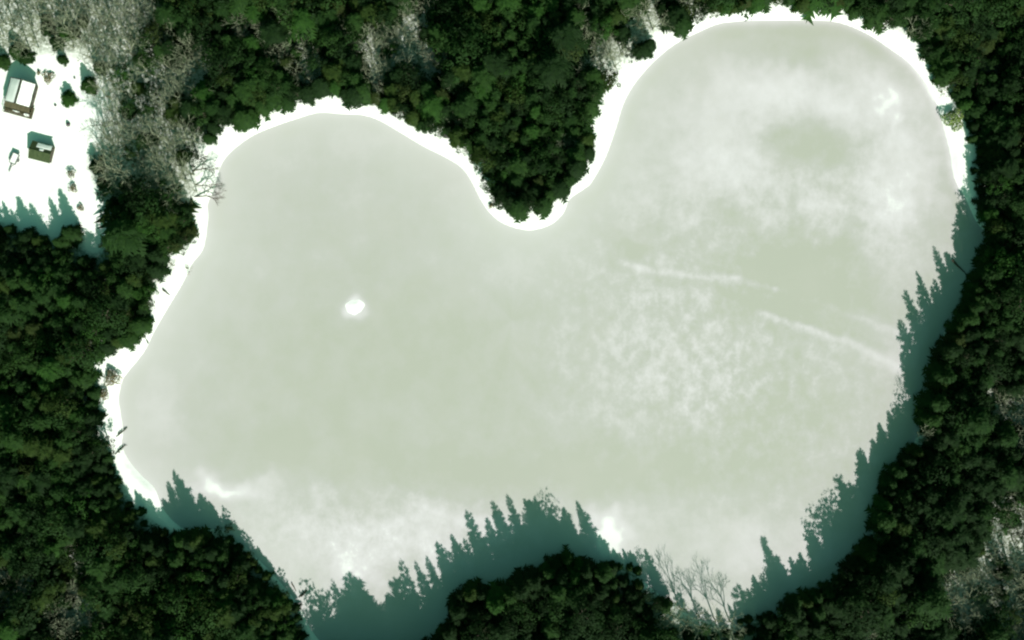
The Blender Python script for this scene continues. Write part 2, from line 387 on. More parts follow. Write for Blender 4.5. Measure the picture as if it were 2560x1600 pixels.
def soft_normals(v, f, h):
    """windings and vertex normals that follow the crown as a whole, so a crown shades as one rounded form"""
    cz = np.clip(v[:, 2] * .75 - .06 * h, 0, None); n = np.stack([v[:, 0] * 1.0, v[:, 1] * 1.0, (v[:, 2] - cz) * .55 + .35], 1)
    n /= np.linalg.norm(n, axis=1)[:, None]
    a, b, c = v[f[:, 0]], v[f[:, 1]], v[f[:, 2]]; gn = np.cross(b - a, c - a)
    flip = (gn * (n[f[:, 0]] + n[f[:, 1]] + n[f[:, 2]])).sum(1) < 0
    f = f.copy(); f[flip] = f[flip][:, ::-1]
    gn /= np.linalg.norm(gn, axis=1)[:, None] + 1e-9; gn[flip] *= -1
    g = np.zeros_like(v)
    for k in range(3): g[f[:, k]] = gn
    n = n * .52 + g * .48; n /= np.linalg.norm(n, axis=1)[:, None] + 1e-9
    return f, n
def set_normals(me, n):
    a = me.attributes.new('custom_normal', 'FLOAT_VECTOR', 'POINT'); a.data.foreach_set('vector', n.astype(np.float32).ravel())
def leaf_obj_mesh(name, vf, m):
    f, n = soft_normals(vf[0], vf[1], vf[0][:, 2].max())
    me = fast_mesh(name, vf[0], f, m, True); set_normals(me, n); return me
N_SP, N_PI, N_BA = 7, 5, 6
SPR = [leaf_obj_mesh('spruce_crown', spruce_crown(i, 150, 12, R_, tp), M['needles']) for i, (R_, tp) in enumerate([(2.7,.62),(2.9,.6),(2.5,.7),(3.0,.58),(2.7,.55),(2.5,.66),(3.1,.62)])]
SPR_T = [trunk_mb(11.6, .15, 0, i).mesh('spruce_trunk', M['bark']) for i in range(2)]
PIN = [leaf_obj_mesh('pine_crown', pine_crown(20 + i, 30, 11, R_, per=46), M['needles']) for i, R_ in enumerate([2.4,2.8,2.2,3.0,2.6])]
PIN_T = [trunk_mb(10., .18, 10, i).mesh('pine_trunk', M['bark']) for i in range(2)]
BAR = []
for i in range(N_BA):
    a_, b_ = bare_mbs(40 + i, 10, .46 + .05 * (i % 3)); BAR.append((a_.mesh('bare_trunk', M['twig']), b_.mesh('bare_twigs', M['twig'])))

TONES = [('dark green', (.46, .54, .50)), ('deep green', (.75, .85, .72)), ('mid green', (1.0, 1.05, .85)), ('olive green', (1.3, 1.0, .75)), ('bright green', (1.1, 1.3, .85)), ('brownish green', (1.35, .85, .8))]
TW = [.27, .27, .2, .12, .09, .05]
def pick_tone(x, y):
    w_ = np.array(TW) * (.25 + 2.2 * np.array([vnoise([x], [y], 8, 20 + k)[0] for k in range(6)]) ** 2)
    return int(rng.choice(6, p=w_ / w_.sum()))
def tree(kind, x, y, h, wide, tone, label, group, lean=None, variant=None):
    z = gz(x, y); rz = random.uniform(0, 6.28)
    if kind == 'spruce_tree':
        c, t, h0, cat = random.choice(SPR), random.choice(SPR_T), 12., 'spruce'
    elif kind == 'pine_tree':
        c, t, h0, cat = random.choice(PIN), random.choice(PIN_T), 11., 'pine'
    else:
        t, c = BAR[variant if variant is not None else random.randrange(N_BA)]; h0 = 10.; cat = 'bare tree'
    root = empty(kind, (x, y, z - .02), rz, label=label, cat=cat, group=group)
    s = h / h0; root.scale = (s * wide, s * wide, s)
    if lean: root.rotation_euler = lean
    a = link('trunk', t, root); b = link('crown', c, root)
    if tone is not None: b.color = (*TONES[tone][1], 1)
    return root

# ---------------------------------------------------------------- where trees stand
def ordn(n):
    return f"{n}{'th' if 10 <= n % 100 <= 20 else {1: 'st', 2: 'nd', 3: 'rd'}.get(n % 10, 'th')}"
placed = []                                   # (x, y, radius)
def free(x, y, r):
    return all((x - a) ** 2 + (y - b) ** 2 > (r + c) ** 2 for a, b, c in placed)
def dopen(x, y): return float(sdf([(x, y)], open_poly)[0])
def dclear(x, y): return float(sdf([(x, y)], clear_poly)[0])
TAN = math.tan(EL)
# trees whose long shadows draw the spiky edge on the ice: shadow tip -> where the tree stands and how tall it is
TIPS = [(2288,462),(2262,484),(2207,590),(2235,602),(2168,650),(2140,693),(2127,760),(2130,840),(2118,960),(2077,1005),(2060,1040),(2027,1070),(1985,1160),(1975,1215),
 (1948,1284),(1915,1290),(1890,1312),(1868,1322),(1800,1272),(1780,1365),(1365,1193),(1330,1232),(1302,1216),(1268,1212),(1240,1185),(1200,1175),(1165,1190),(1150,1230),
 (1103,1212),(1065,1260),(1032,1282),(1008,1318),(982,1330),(945,1320),(915,1400),(845,1382),(822,1400),(785,1372),(757,1412),(735,1440),(412,1118),(426,1142),(400,1150),(442,1172),(1418,1270),
 (45,468),(145,452),(120,470),(75,485),(10,478),(235,350),(220,372)]
cand = []                                     # (x, y, h, wide, kind, section hint)
for tx, ty in TIPS:
    x0, y0 = W(tx, ty); L = 3.0
    poly_in = clear_poly if tx < 260 and ty < 500 else open_poly
    hit = None
    for step in range(400):
        px, py = x0 + SH.x * L, y0 + SH.y * L
        if float(sdf([(px, py)], poly_in)[0]) > 1.5: hit = (px, py); break
        L += .25
    if hit:
        h = L * TAN + .5
        if h > 18: continue
        cand.append((hit[0], hit[1], h, max(.9, min(1.2, 13.5 / h)), 'spruce_tree'))
        placed.append((hit[0], hit[1], 1.1))
BARE_SPOTS_FRONT = [W(1605,1432), W(1645,1450), W(1685,1458), W(1722,1462), W(2166,1022), W(900,1546), W(880,1552)]
for x, y in BARE_SPOTS_FRONT: placed.append((x, y, 1.6))
# sparse places, where leafless trees let the snow show: (plan x, y, radius x, radius y, share of conifers kept)
SPARSE = [(1655,1450,90,26,.04),(2262,282,24,26,.0),(2235,235,14,26,.1),(110,30,260,95,.05),(330,150,110,150,.62),(330,330,110,110,.26),(250,250,52,120,.0),(430,390,75,80,.05),(250,110,80,80,.05),(700,120,28,70,.25),(740,170,40,40,.3),(980,90,38,80,.3),(880,140,36,60,.3),
 (1020,160,40,40,.4),(1370,120,30,60,.35),(1545,40,30,60,.05),(1470,120,34,36,.3),(1610,20,30,30,.3),(2400,1340,80,125,.20),(2345,1290,45,50,.25),(2250,1440,50,60,.2),(2290,1350,40,40,.3),(2415,1000,40,80,.15),(2400,1450,45,70,.2),
 (2330,960,26,60,.35),(2380,1190,40,50,.35),(30,1390,48,60,.12),(190,1440,60,50,.3),(185,1330,36,50,.35),(60,1250,40,30,.5),(130,1050,30,40,.45),(255,880,30,40,.2),(80,1330,25,40,.45),
 (640,100,30,60,.5),(1500,60,30,40,.4),(470,180,40,60,.4),(2345,80,30,50,.5),(860,1480,130,60,.6),(2080,1500,90,40,.5),(2230,1370,50,40,.4),(560,60,30,30,.5),(930,130,16,40,.2),(890,200,22,24,.3),(1010,90,22,60,.2),(1080,250,14,40,.3),(760,110,18,24,.2),(660,60,16,20,.2),(820,70,20,24,.3),(1430,170,22,30,.3),(1400,130,18,30,.2),(1330,340,14,16,.3),(2250,1480,30,30,.2),(2340,1250,20,40,.2),(2130,60,20,30,.4),(2300,150,14,24,.3)]
def sparse(x, y):
    dx, dy = (x * 10 + 1280) / K, (800 - y * 10) / K; k = 1.0
    for cx, cy, rx, ry, keep in SPARSE:
        e = ((dx - cx) / (rx * 1.15)) ** 2 + ((dy - cy) / (ry * 1.15)) ** 2
        if e < 1: k = min(k, keep)
    return k
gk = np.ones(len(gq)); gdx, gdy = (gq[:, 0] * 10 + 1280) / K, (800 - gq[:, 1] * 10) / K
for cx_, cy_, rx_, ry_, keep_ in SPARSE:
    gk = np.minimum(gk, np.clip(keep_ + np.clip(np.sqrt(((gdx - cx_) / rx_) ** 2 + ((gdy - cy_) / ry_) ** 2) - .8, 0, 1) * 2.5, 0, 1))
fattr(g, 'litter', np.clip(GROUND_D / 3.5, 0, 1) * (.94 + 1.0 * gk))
# front row along each stretch of shore
rows = {}
poly_pts = [np.array(W(*p)) for p in open_pts]
starts = np.cumsum([0] + [len(s[2]) for s in SECT])
def section_of(x, y):
    best = None
    for i, (nm, end, pts) in enumerate(SECT):
        if not nm: continue
        pp = np.array([W(*p) for p in pts]); acc = 0.
        for a, b in zip(pp, pp[1:]):
            e = b - a; L = np.hypot(*e); t = min(1, max(0, ((np.array((x, y)) - a) @ e) / (L * L)))
            d = np.hypot(*(np.array((x, y)) - a - e * t))
            if best is None or d < best[0]: best = (d, i, acc + t * L)
            acc += L
    return best
def low_near(x, y, h):                       # young low growth on two stretches of the south shore
    dx, dy = (x * 10 + 1280) / K, (800 - y * 10) / K
    if 1575 < dx < 1800 and 1400 < dy < 1625: return min(h, random.uniform(3.2, 5.2))
    if 1420 < dx < 1535 and dy > 1300: return min(h, 2.8 + max(0, dy - 1325) * .052)
    return h
NOFILL_HI = {5, 6, 7, 8, 9}                   # shores whose trees throw shadow on the ice
dense = smooth([W(*p) for p in open_pts], 3); seg = np.roll(dense, -1, 0) - dense; arc = 0; nxt = .5
for k in range(len(dense)):
    L = float(np.hypot(*seg[k])); n_out = np.array([-seg[k][1], seg[k][0]]) / (L + 1e-9)
    while nxt < arc + L:
        p = dense[k] + seg[k] * ((nxt - arc) / L)
        nxt += random.uniform(2.1, 3.4)
        hi_s = section_of(*p); hi_s = hi_s is not None and hi_s[1] in (5, 6, 7, 8, 9, 10)
        off = random.uniform(.2, 2.2) if hi_s else random.uniform(-.1, 1.9)
        if dopen(*(p + n_out)) < 0: n_out = -n_out
        x, y = p + n_out * off
        if dopen(x, y) < (.15 if hi_s else -1.3) or dclear(x, y) < 1.5: continue
        sec = section_of(x, y)
        if sec is None or sec[0] > 6: continue
        if sparse(x, y) < random.random(): continue
        if not free(x, y, .6): continue
        hi = sec[1] in NOFILL_HI
        h = random.uniform(8.0, 10.8) if hi else random.uniform(6.5, 12.5)
        if sec[1] == 10: h = random.uniform(3.6, 5.2)
        h = low_near(x, y, h)
        if sec[1] == 5 and y > 31: h = random.uniform(3.4, 4.6)
        kind = 'spruce_tree' if random.random() < (.75 if hi else .6) else 'pine_tree'
        cand.append((x, y, h, random.uniform(.85, 1.2) * (1.15 if h < 9 else 1), kind)); placed.append((x, y, 1.1))
    arc += L
clear_front = []
for (x, y, h, wd, kind) in cand:
    px, py = (x * 10 + 1280), (800 - y * 10)
    if x < -100 and 15 < y < 45 and dclear(x, y) < 6 and dopen(x, y) > 8:
        clear_front.append((x, y, h, wd, kind)); continue
    s = section_of(x, y); rows.setdefault(s[1], []).append((s[2], x, y, h, wd, kind))
front = []
KN = {'spruce_tree': 'spruce', 'pine_tree': 'pine'}
def size_word(h): return 'tall' if h > 11.5 else ('short' if h < 8 else '')
def inframe(x, y, m=1.5): return abs(x) < 128 + m and abs(y) < 80 + m
mass = []                                     # trees that go into the one wood: (x, y, h, wide, kind, tone)
for i, lst in rows.items():
    nm, end, _ = SECT[i]; lst.sort()
    if i in (10, 11) or i in (1,): pass
    n = 0
    for (_, x, y, h, wd, kind) in lst:
        tone = pick_tone(x, y)
        if not inframe(x, y): mass.append((x, y, h, wd, kind, tone)); continue
        n += 1
        tree(kind, x, y, h, wd, tone, f"{size_word(h)} {TONES[tone][0]} {KN[kind]}, {ordn(n)} along the {nm} from its {end} end".strip(), f"conifers along the {nm}")
        front.append((x, y, i, n))
clear_front.sort()
for n, (x, y, h, wd, kind) in enumerate(clear_front, 1):
    tone = pick_tone(x, y)
    tree(kind, x, y, h, wd, tone, f"{size_word(h)} {TONES[tone][0]} {KN[kind]}, {ordn(n)} from the west along the clearing's south edge".strip(), 'conifers south of the cottage clearing')

# deeper wood
def poisson(x0, x1, y0, y1, r, tries):
    cell = r / 1.5; gridd = {}; out = []
    for a, b, c in placed: gridd.setdefault((int(a // cell), int(b // cell)), []).append((a, b))
    for _ in range(tries):
        x = random.uniform(x0, x1); y = random.uniform(y0, y1); ci, cj = int(x // cell), int(y // cell); ok = True
        rr = r * random.uniform(.8, 1.15)
        for i in range(ci - 2, ci + 3):
            for j in range(cj - 2, cj + 3):
                for a, b in gridd.get((i, j), ()):
                    if (a - x) ** 2 + (b - y) ** 2 < rr * rr: ok = False; break
                if not ok: break
            if not ok: break
        if ok: gridd.setdefault((ci, cj), []).append((x, y)); out.append((x, y))
    return out
pts = np.array(poisson(-140, 140, -104, 90, 2.72, 75000))
do = sdf(pts, open_poly); dc = sdf(pts, clear_poly); sec_used = {}; taken = set()
bare_spots = []
hi_second = []
for (x, y), a, c in zip(pts, do, dc):
    if a < .8 or c < 1.5: continue
    if sparse(x, y) < random.random():
        if inframe(x, y, 3): bare_spots.append((x, y))
        continue
    kind = 'spruce_tree' if random.random() < .64 else 'pine_tree'
    h = random.uniform(8.5, 13) if a > 5 else random.uniform(8, 11.5)
    wd = random.uniform(1.05, 1.7); tone = pick_tone(x, y)
    pv = vnoise([x], [y], 13, 31)[0]; h *= .78 + .5 * pv
    if random.random() < .10: h *= 1.3; wd *= 1.1
    if sparse(x, y) < .45: h = min(h, random.uniform(5, 10)); wd = min(wd, 1.25)
    so = section_of(x, y)
    h = low_near(x, y, h)
    if c < 18 and x < -95 and y < 36: h = min(h, 4.6 + c * .62)
    if so[1] in (4, 5) and x > 95 and y > 29: h = min(h, 3.6 + a * 1.5)
    if so[1] == 10 and a < 14: h = min(h, 3.6 + a * 1.05)
    if so[1] in (6, 7, 8) and a < 26 and tone > 0 and random.random() < .8: tone = random.choice((0, 0, 1))  # darker needle tones stand in for these trees' shaded lakeward sides
    if x > 82 and tone > 1 and random.random() < .5: tone = random.choice((0, 1))  # same painted darkening across the east side
    hi_second.append((a, x, y, h, wd, kind, tone))
hi_second.sort(); per_kind = {'spruce_tree': sum(1 for o in col.objects if o.name.startswith('spruce_tree')), 'pine_tree': sum(1 for o in col.objects if o.name.startswith('pine_tree'))}
print('front trees', per_kind)
for (a, x, y, h, wd, kind, tone) in hi_second:
    lab = None
    if 2.0 < a < 16 and inframe(x, y, -1) and per_kind[kind] < 285:
        dist, j = min(((fx - x) ** 2 + (fy - y) ** 2, j) for j, (fx, fy, _, _) in enumerate(front))
        row = 'second' if a < 7.5 else ('third' if a < 11.5 else 'fourth')
        if dist < 17 ** 2 and (j, row) not in taken:
            taken.add((j, row)); _, _, i, n = front[j]; nm, end, _ = SECT[i]
            lab = f"{TONES[tone][0]} {KN[kind]}, {row} inland behind the {ordn(n)} shore tree of the {nm}"
    if lab:
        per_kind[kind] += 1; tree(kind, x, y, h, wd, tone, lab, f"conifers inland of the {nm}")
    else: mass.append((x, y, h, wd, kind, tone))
print('individual trees', per_kind, 'mass', len(mass), 'bare', len(bare_spots))

# the rest of the wood: one mass
NN = []; soft_cache = {}
lowS = [spruce_crown(60 + i, 90, 12, r_, tp) for i, (r_, tp) in enumerate([(2.8,.65),(3.0,.6),(2.6,.7),(2.8,.6),(3.1,.68)])]
lowP = [pine_crown(80 + i, 26, 11, r_, .42, 32) for i, r_ in enumerate([2.8,3.2,2.6,3.0])]
mz = ground_z([(m[0], m[1]) for m in mass]); VV = []; FF = []; TT = []; off = 0
tk = trunk_mb(10.5, .14, 0, 3); tkf = []
for f in tk.f:
    for k in range(1, len(f) - 1): tkf.append((f[0], f[k], f[k + 1]))
tkv = np.array(tk.v); tkf = np.array(tkf); tkn = tkv * np.array((1, 1, 0)) + np.array((0, 0, .02)); tkn = tkn / np.linalg.norm(tkn, axis=1)[:, None]
for (x, y, h, wd, kind, tone), z in zip(mass, mz):
    v, f = random.choice(lowS) if kind == 'spruce_tree' else random.choice(lowP)
    f, nv_ = soft_cache.setdefault(id(v), None) or soft_cache.__setitem__(id(v), soft_normals(v, f, v[:, 2].max())) or soft_cache[id(v)]
    s = h / (12. if kind == 'spruce_tree' else 11.); a = random.uniform(0, 6.28); ca, sa = math.cos(a) * s * wd, math.sin(a) * s * wd
    for vv, ff, tt in ((v, f, TONES[tone][1]), (tkv, tkf, (1.6, .9, .9))):
        p = np.stack([vv[:, 0] * ca - vv[:, 1] * sa + x, vv[:, 0] * sa + vv[:, 1] * ca + y, vv[:, 2] * s + z], 1)
        nn = nv_ if vv is v else tkn
        NN.append(np.stack([(nn[:, 0] * ca - nn[:, 1] * sa) / (s * wd), (nn[:, 0] * sa + nn[:, 1] * ca) / (s * wd), nn[:, 2]], 1))
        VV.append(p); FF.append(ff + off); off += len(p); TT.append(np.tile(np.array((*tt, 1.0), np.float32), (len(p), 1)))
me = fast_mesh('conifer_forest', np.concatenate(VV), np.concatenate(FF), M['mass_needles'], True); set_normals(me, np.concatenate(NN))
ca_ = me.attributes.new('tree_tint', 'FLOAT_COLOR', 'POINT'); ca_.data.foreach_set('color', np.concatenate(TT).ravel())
tag(link('conifer_forest', me), 'dense dark conifer wood stretching inland all round the frozen lake', 'forest', kind='stuff')

# leafless trees
extra = []
for cx, cy, rx, ry, n in [(110,40,200,75,22),(330,160,90,130,22),(330,330,95,100,46),(440,400,50,50,12),(1545,45,24,50,5),(1655,1450,75,10,9),(2385,1380,60,130,40),(2250,1440,40,50,10),(2405,1010,25,60,8),(30,1400,35,60,10),(180,1440,45,50,8),(990,100,30,80,8),(700,120,25,60,5),(740,170,30,30,4)]:
    for _ in range(n):
        dx = cx + random.uniform(-1, 1) * rx; dy = cy + random.uniform(-1, 1) * ry; x, y = W(dx, dy)
        if dopen(x, y) > 1 and dclear(x, y) > .5 and inframe(x, y, 2): extra.append((x, y))
allb = []
for x, y in bare_spots + extra:
    if all((x - a) ** 2 + (y - b) ** 2 > 1.5 ** 2 for a, b in allb) and len(allb) < 298: allb.append((x, y))
def bare_zone(x, y):
    dx, dy = (x * 10 + 1280) / K, (800 - y * 10) / K
    if dx < 270 and dy < 170: return 'in thin wood north of the cottage'
    if dx < 560 and dy < 260: return 'in thin wood northeast of the cottage'
    if dx < 560 and dy < 500: return 'between the clearing and the west lobe'
    if dy < 260 and dx < 1200: return 'among conifers north of the west lobe'
    if dy < 300 and dx < 1750: return 'among conifers northeast of the wooded point'
    if dy < 300: return 'in the northeast woods'
    if dx > 1700 and dy < 1150: return 'in the east woods'
    if dx > 1700: return 'in the southeast corner woods'
    if dy > 1180: return 'in the southwest corner woods'
    return 'in the west woods'
zn = {}
for x, y in sorted(allb):
    z = bare_zone(x, y); zn[z] = zn.get(z, 0) + 1; h = random.uniform(8, 13) if x < -70 and y > 20 else random.uniform(6.5, 10.5)
    tree('bare_tree', x, y, h, random.uniform(.9, 1.3), None, f"leafless grey tree, {ordn(zn[z])} from the west of those {z}", f"leafless trees {z}")
for n, (x, y) in enumerate(BARE_SPOTS_FRONT[:4], 1):
    tree('bare_tree', x, y, 11.5, .95, None, f"leafless tree casting a feathery shadow on the southeast cove, {ordn(n)} from the west", 'leafless trees on the southeast cove')
tree('bare_tree', *BARE_SPOTS_FRONT[4], 11.5, .7, None, 'single leafless tree casting a twiggy shadow on the ice at the lower east shore', None)
for n, (x, y) in enumerate(BARE_SPOTS_FRONT[5:]):
    tree('bare_tree', x, y, 9, .9, None, ['leafless tree at the south cove by the bottom edge, the eastern of two', 'leafless tree at the south cove by the bottom edge, the western of two'][n], 'leafless trees at the south cove')
for n, (px, py, az, tl, h, lab) in enumerate([(484,428,.15,1.25,8,'leafless tree leaning far out over the ice, northernmost of three on the west shore'),
        (490,462,-.1,1.15,7.5,'leafless tree leaning over the shore snow, middle one of three on the west shore'),
        (490,492,.02,1.3,8.5,'leafless tree leaning far out over the ice, southernmost of three on the west shore')]):
    x, y = P(px, py)
    lt = tree('bare_tree', x, y, h * 1.15, .95, None, lab, 'leafless trees leaning over the west shore ice', lean=(0, tl, az))
    for c_ in lt.children:
        c_.material_slots[0].link = 'OBJECT'; c_.material_slots[0].material = M['bark']

# ---------------------------------------------------------------- shrubs, saplings, logs, rocks
def shrub(px, py, r, h, m, label, n=260, cat='shrub', leaf=.30, group=None):
    x, y = P(px, py); R = random.Random(int(px * 7 + py)); root = empty('shrub', (x, y, gz(x, y)), 0, label=label, cat=cat, group=group)
    st = MB()
    for k in range(14):
        a = R.uniform(0, 6.28); e = R.uniform(.3, 1); st.tube((0, 0, -.1), (math.cos(a) * r * e * .8, math.sin(a) * r * e * .8, h * R.uniform(.6, 1)), .04, .012, 3)
    st.build('stems', M['twig'], root)
    lf = MB()
    for k in range(n):
        a = R.uniform(0, 6.28); e = math.sqrt(R.random()); z = h * (1 - .6 * e * e) * R.uniform(.45, 1.05)
        wob = 1 + .25 * math.sin(3 * a + px) + .12 * math.sin(7 * a)
        p = Vector((math.cos(a) * r * e * wob, math.sin(a) * r * e * wob, z)); u = Vector((R.gauss(0, 1), R.gauss(0, 1), R.gauss(0, .5))).normalized(); v = u.orthogonal()
        s = leaf * R.uniform(.6, 1.3)
        lf.add([p - u * s * .5, p + v * s * .35, p + u * s * .6], [(0, 1, 2)])
        lf.add([p - u * s * .5, p - v * s * .3 + Vector((0, 0, .05)), p + u * s * .5], [(0, 1, 2)])
    lf.build('foliage', m, root)
    return root
shrub(285, 945, 2.0, 2.2, M['brown_leaf'], 'dense brown shrub spilling over the snowy west shore bank', 700)
shrub(262, 985, 1.3, 1.6, M['brown_leaf'], 'smaller brown shrub just southwest of the big one on the west shore', 300)
shrub(2380, 300, 2.6, 2.4, M['yellow_leaf'], 'rounded yellow-green bush at the upper east shore snow', 1200)
shrub(2352, 232, 1.6, 1.2, M['brown_leaf'], 'thin twiggy bush over the snow north of the yellow-green bush', 70, leaf=.22)
shrub(126, 196, 1.5, 1.0, M['brown_leaf'], 'low brown brush patch in the snow just northeast of the cottage', 260)
shrub(102, 184, .5, .6, M['brown_leaf'], 'tiny brown tuft beside the brush patch northeast of the cottage', 60)
shrub(1228, 516, .7, .8, M['brown_leaf'], 'small dark twig bush at the west foot of the wooded point', 90)
shrub(1396, 488, .8, .8, M['brown_leaf'], 'small dark bush on the snow east of the point tip', 110)
shrub(470, 672, 1.5, 1.0, M['brown_leaf'], 'bare twiggy bush hanging over the ice on the west shore', 60, leaf=.2)
shrub(432, 662, 1.3, 1.0, M['brown_leaf'], 'bare twiggy bush on the west shore snow beside the overhanging one', 70, leaf=.2)
shrub(182, 437, 1.1, 1.3, M['brown_leaf'], 'small shrub at the shaded snow edge southeast of the shed', 150)
shrub(186, 472, 1.0, 1.2, M['brown_leaf'], 'small shrub in the tree shadow further south of the shed', 140)
shrub(205, 520, .8, .9, M['brown_leaf'], 'low brown tuft on the narrow snow strip south of the clearing', 90)
def fir(px, py, h, wd, tone, label, group=None):
    x, y = P(px, py); return tree('fir_sapling', x, y, h, wd, tone, label, group)
_tree = tree
def fir(px, py, h, wd, tone, label, group='young firs around the cottage clearing'):
    x, y = P(px, py); root = empty('young_fir', (x, y, gz(x, y)), random.uniform(0, 6), label=label, cat='young fir', group=group)
    s = h / 12.; root.scale = (s * wd, s * wd, s)
    link('trunk', random.choice(SPR_T), root); c = link('crown', random.choice(SPR), root); c.color = (*TONES[tone][1], 1)
for a in [(180,251,3.4,2.3,4,'bright young fir standing alone in the open snow between cottage and wood'),(227,218,4.4,1.9,2,'young fir at the clearing edge just northeast of the lone fir'),
  (164,153,3.2,2.0,1,'young fir on open snow north of the brush patch'),(72,152,3.6,2.2,1,'young fir north of the cottage, the eastern of a row'),(48,134,4.2,2.2,2,'young fir north of the cottage, the middle of a row'),
  (12,156,3.6,2.2,2,'young fir north of the cottage at the west frame edge'),(328,285,4.6,1.8,0,'dark young fir in the thin wood east of the clearing'),(252,172,4.0,1.8,2,'young fir in the brush at the clearing\'s northeast corner'),
  (128,78,4.2,1.7,0,'dark young fir among leafless trees well north of the cottage'),(250,420,4.5,1.7,0,'dark young fir in tree shadow east of the shed'),(262,462,4.2,1.7,0,'dark young fir in tree shadow southeast of the shed'),
  (385,350,5.0,1.7,1,'young fir in the thin wood west of the west lobe'),(190,85,3.6,1.9,3,'olive young fir in the thin wood northeast of the cottage'),(215,60,4.0,1.7,3,'olive young fir near the top edge north of the clearing')]: fir(*a)
def lying(name, px0, py0, px1, py1, r, label, cat, m, branches=0, lift=.15):
    x0, y0 = P(px0, py0); x1, y1 = P(px1, py1); mb = MB(); n = 5; pr = None; R = random.Random(int(px0 + py1))
    ox, oy = (x0 + x1) / 2, (y0 + y1) / 2; pp = []
    for k in range(n + 1):
        t = k / n; x, y = x0 + (x1 - x0) * t, y0 + (y1 - y0) * t
        pp.append(Vector((x - ox + R.uniform(-.06, .06), y - oy + R.uniform(-.06, .06), max(gz(x, y), 0) + lift)))
    for k in range(n): mb.tube(pp[k], pp[k + 1], r * (1 - .6 * k / n), r * (1 - .6 * (k + 1) / n), 7)
    root = empty(name, (ox, oy, 0), 0, label=label, cat=cat)
    mb.build('stem', m, root)
    if branches:
        bb = MB(); d = (pp[-1] - pp[0]).normalized()
        for k in range(branches):
            t = R.uniform(.15, 1); c = pp[0].lerp(pp[-1], t); u = d.orthogonal(); u.rotate(Quaternion(d, R.uniform(-1.9, 1.9))); u.z = abs(u.z) * .6
            e = c + (u.normalized() * .8 + d * .6) * R.uniform(.25, .6) * (1.1 - .5 * t); s = Vector((-u.y, u.x, 0)) * .12
            bb.add([c - d * .08, c + d * .12, e], [(0, 1, 2)]); bb.add([c, e + s, e - s], [(0, 1, 2)])
        o = bb.build('branches', M['needles'], root); o.color = (*TONES[1][1], 1)
    return root
lying('fallen_log', 409, 724, 426, 738, .22, 'short dark log lying on the snowy west shore bank', 'log', M['bark'])
lying('fallen_sapling', 352, 822, 372, 858, .10, 'dark fallen sapling lying across the snow south of the short log', 'fallen tree', M['bark'], 45)
lying('fallen_sapling', 290, 1135, 316, 1112, .10, 'dark fallen sapling reaching over the ice edge on the far west shore', 'fallen tree', M['bark'], 45)
lying('fallen_sapling', 292, 1092, 318, 1070, .08, 'small fallen sapling just north of the other one on the far west shore', 'fallen tree', M['bark'], 50)
lying('fallen_log', 254, 1050, 273, 1036, .14, 'thin dark stick on the bank below the brown shrubs', 'log', M['bark'])
lying('fallen_log', 1333, 524, 1346, 534, .16, 'small dark stick lying in the snow at the point tip', 'log', M['bark'])
lying('fallen_log', 2380, 650, 2412, 682, .30, 'dark log lying on the shaded ice by the upper east shore', 'log', M['bark'])
lying('fallen_log', 730, 1458, 740, 1478, .16, 'thin stick upright-looking in the snow at the southwest shore', 'log', M['bark'])
lying('fallen_sapling', 748, 1494, 766, 1474, .10, 'small dark fallen sapling in the snow at the southwest shore', 'fallen tree', M['bark'], 60)
def rock(px, py, rx, ry, h, rz, label, name='rock', cat='rock'):
    x, y = P(px, py); R = random.Random(int(px * 3 + py)); bm = MB(); nu, nv = 14, 7
    vs = []; fs = []
    for j in range(nv + 1):
        ph = math.pi * j / nv
        for i in range(nu):
            th = 2 * math.pi * i / nu; k = 1 + .22 * (vnoise([math.cos(th) * 3 + px], [math.sin(th) * 3 + ph * 2], .9, 4)[0] - .5) * 2
            vs.append((math.sin(ph) * math.cos(th) * rx * k, math.sin(ph) * math.sin(th) * ry * k, math.cos(ph) * h * k))
    for j in range(nv):
        for i in range(nu): fs.append((j * nu + i, (j + 1) * nu + i, (j + 1) * nu + (i + 1) % nu, j * nu + (i + 1) % nu))
    bm.add(vs, fs); o = bm.build(name, M['rock']); o.location = (x, y, gz(x, y) + h * .25); o.rotation_euler = (0, 0, rz)
    return tag(o, label, cat)
rock(1113, 341, 1.0, .62, .5, -.35, 'larger dark oval rock on the shore snow west of the wooded point')
rock(1143, 359, .95, .36, .35, -.05, 'flat dark rock just southeast of the larger oval rock')
rock(1070, 300, .35, .3, .3, 0, 'small dark rock at the wood edge northwest of the oval rock')
rock(988, 276, .38, .32, .3, 0, 'small dark rock on the snow bank above the west lobe ice')
rock(174, 313, .55, .5, .7, .3, 'dark stump-like boulder alone in the middle of the clearing snow')
rock(142, 265, .32, .28, .35, .3, 'small dark stone in the snow east of the cottage')
rock(190, 197, .24, .24, .3, .3, 'tiny dark stone in the snow north of the lone young fir')
# the mound of fresh snow on the ice
mv = []; mf = []; nr, na = 8, 36
for j in range(nr + 1):
    for i in range(na):
        th = 2 * math.pi * i / na; rr = (j / nr) * 2.2 * (1 + .13 * math.sin(2 * th + 1) + .08 * math.sin(3 * th) + .05 * math.sin(7 * th)); t = j / nr
        mv.append((rr * math.cos(th), rr * math.sin(th) * .95, .22 * (1 - t * t) ** 1.5 - .01))
for j in range(nr):
    for i in range(na): mf.append((j * na + i, (j + 1) * na + i, (j + 1) * na + (i + 1) % na, j * na + (i + 1) % na))
mm = MB(); mm.add(mv, mf); o = mm.build('snow_mound', M['snow']); o.location = (*W(838, 725), 0)
for p in o.data.polygons: p.use_smooth = True
tag(o, 'round white mound of snow alone on the ice of the west lobe', 'snow mound')

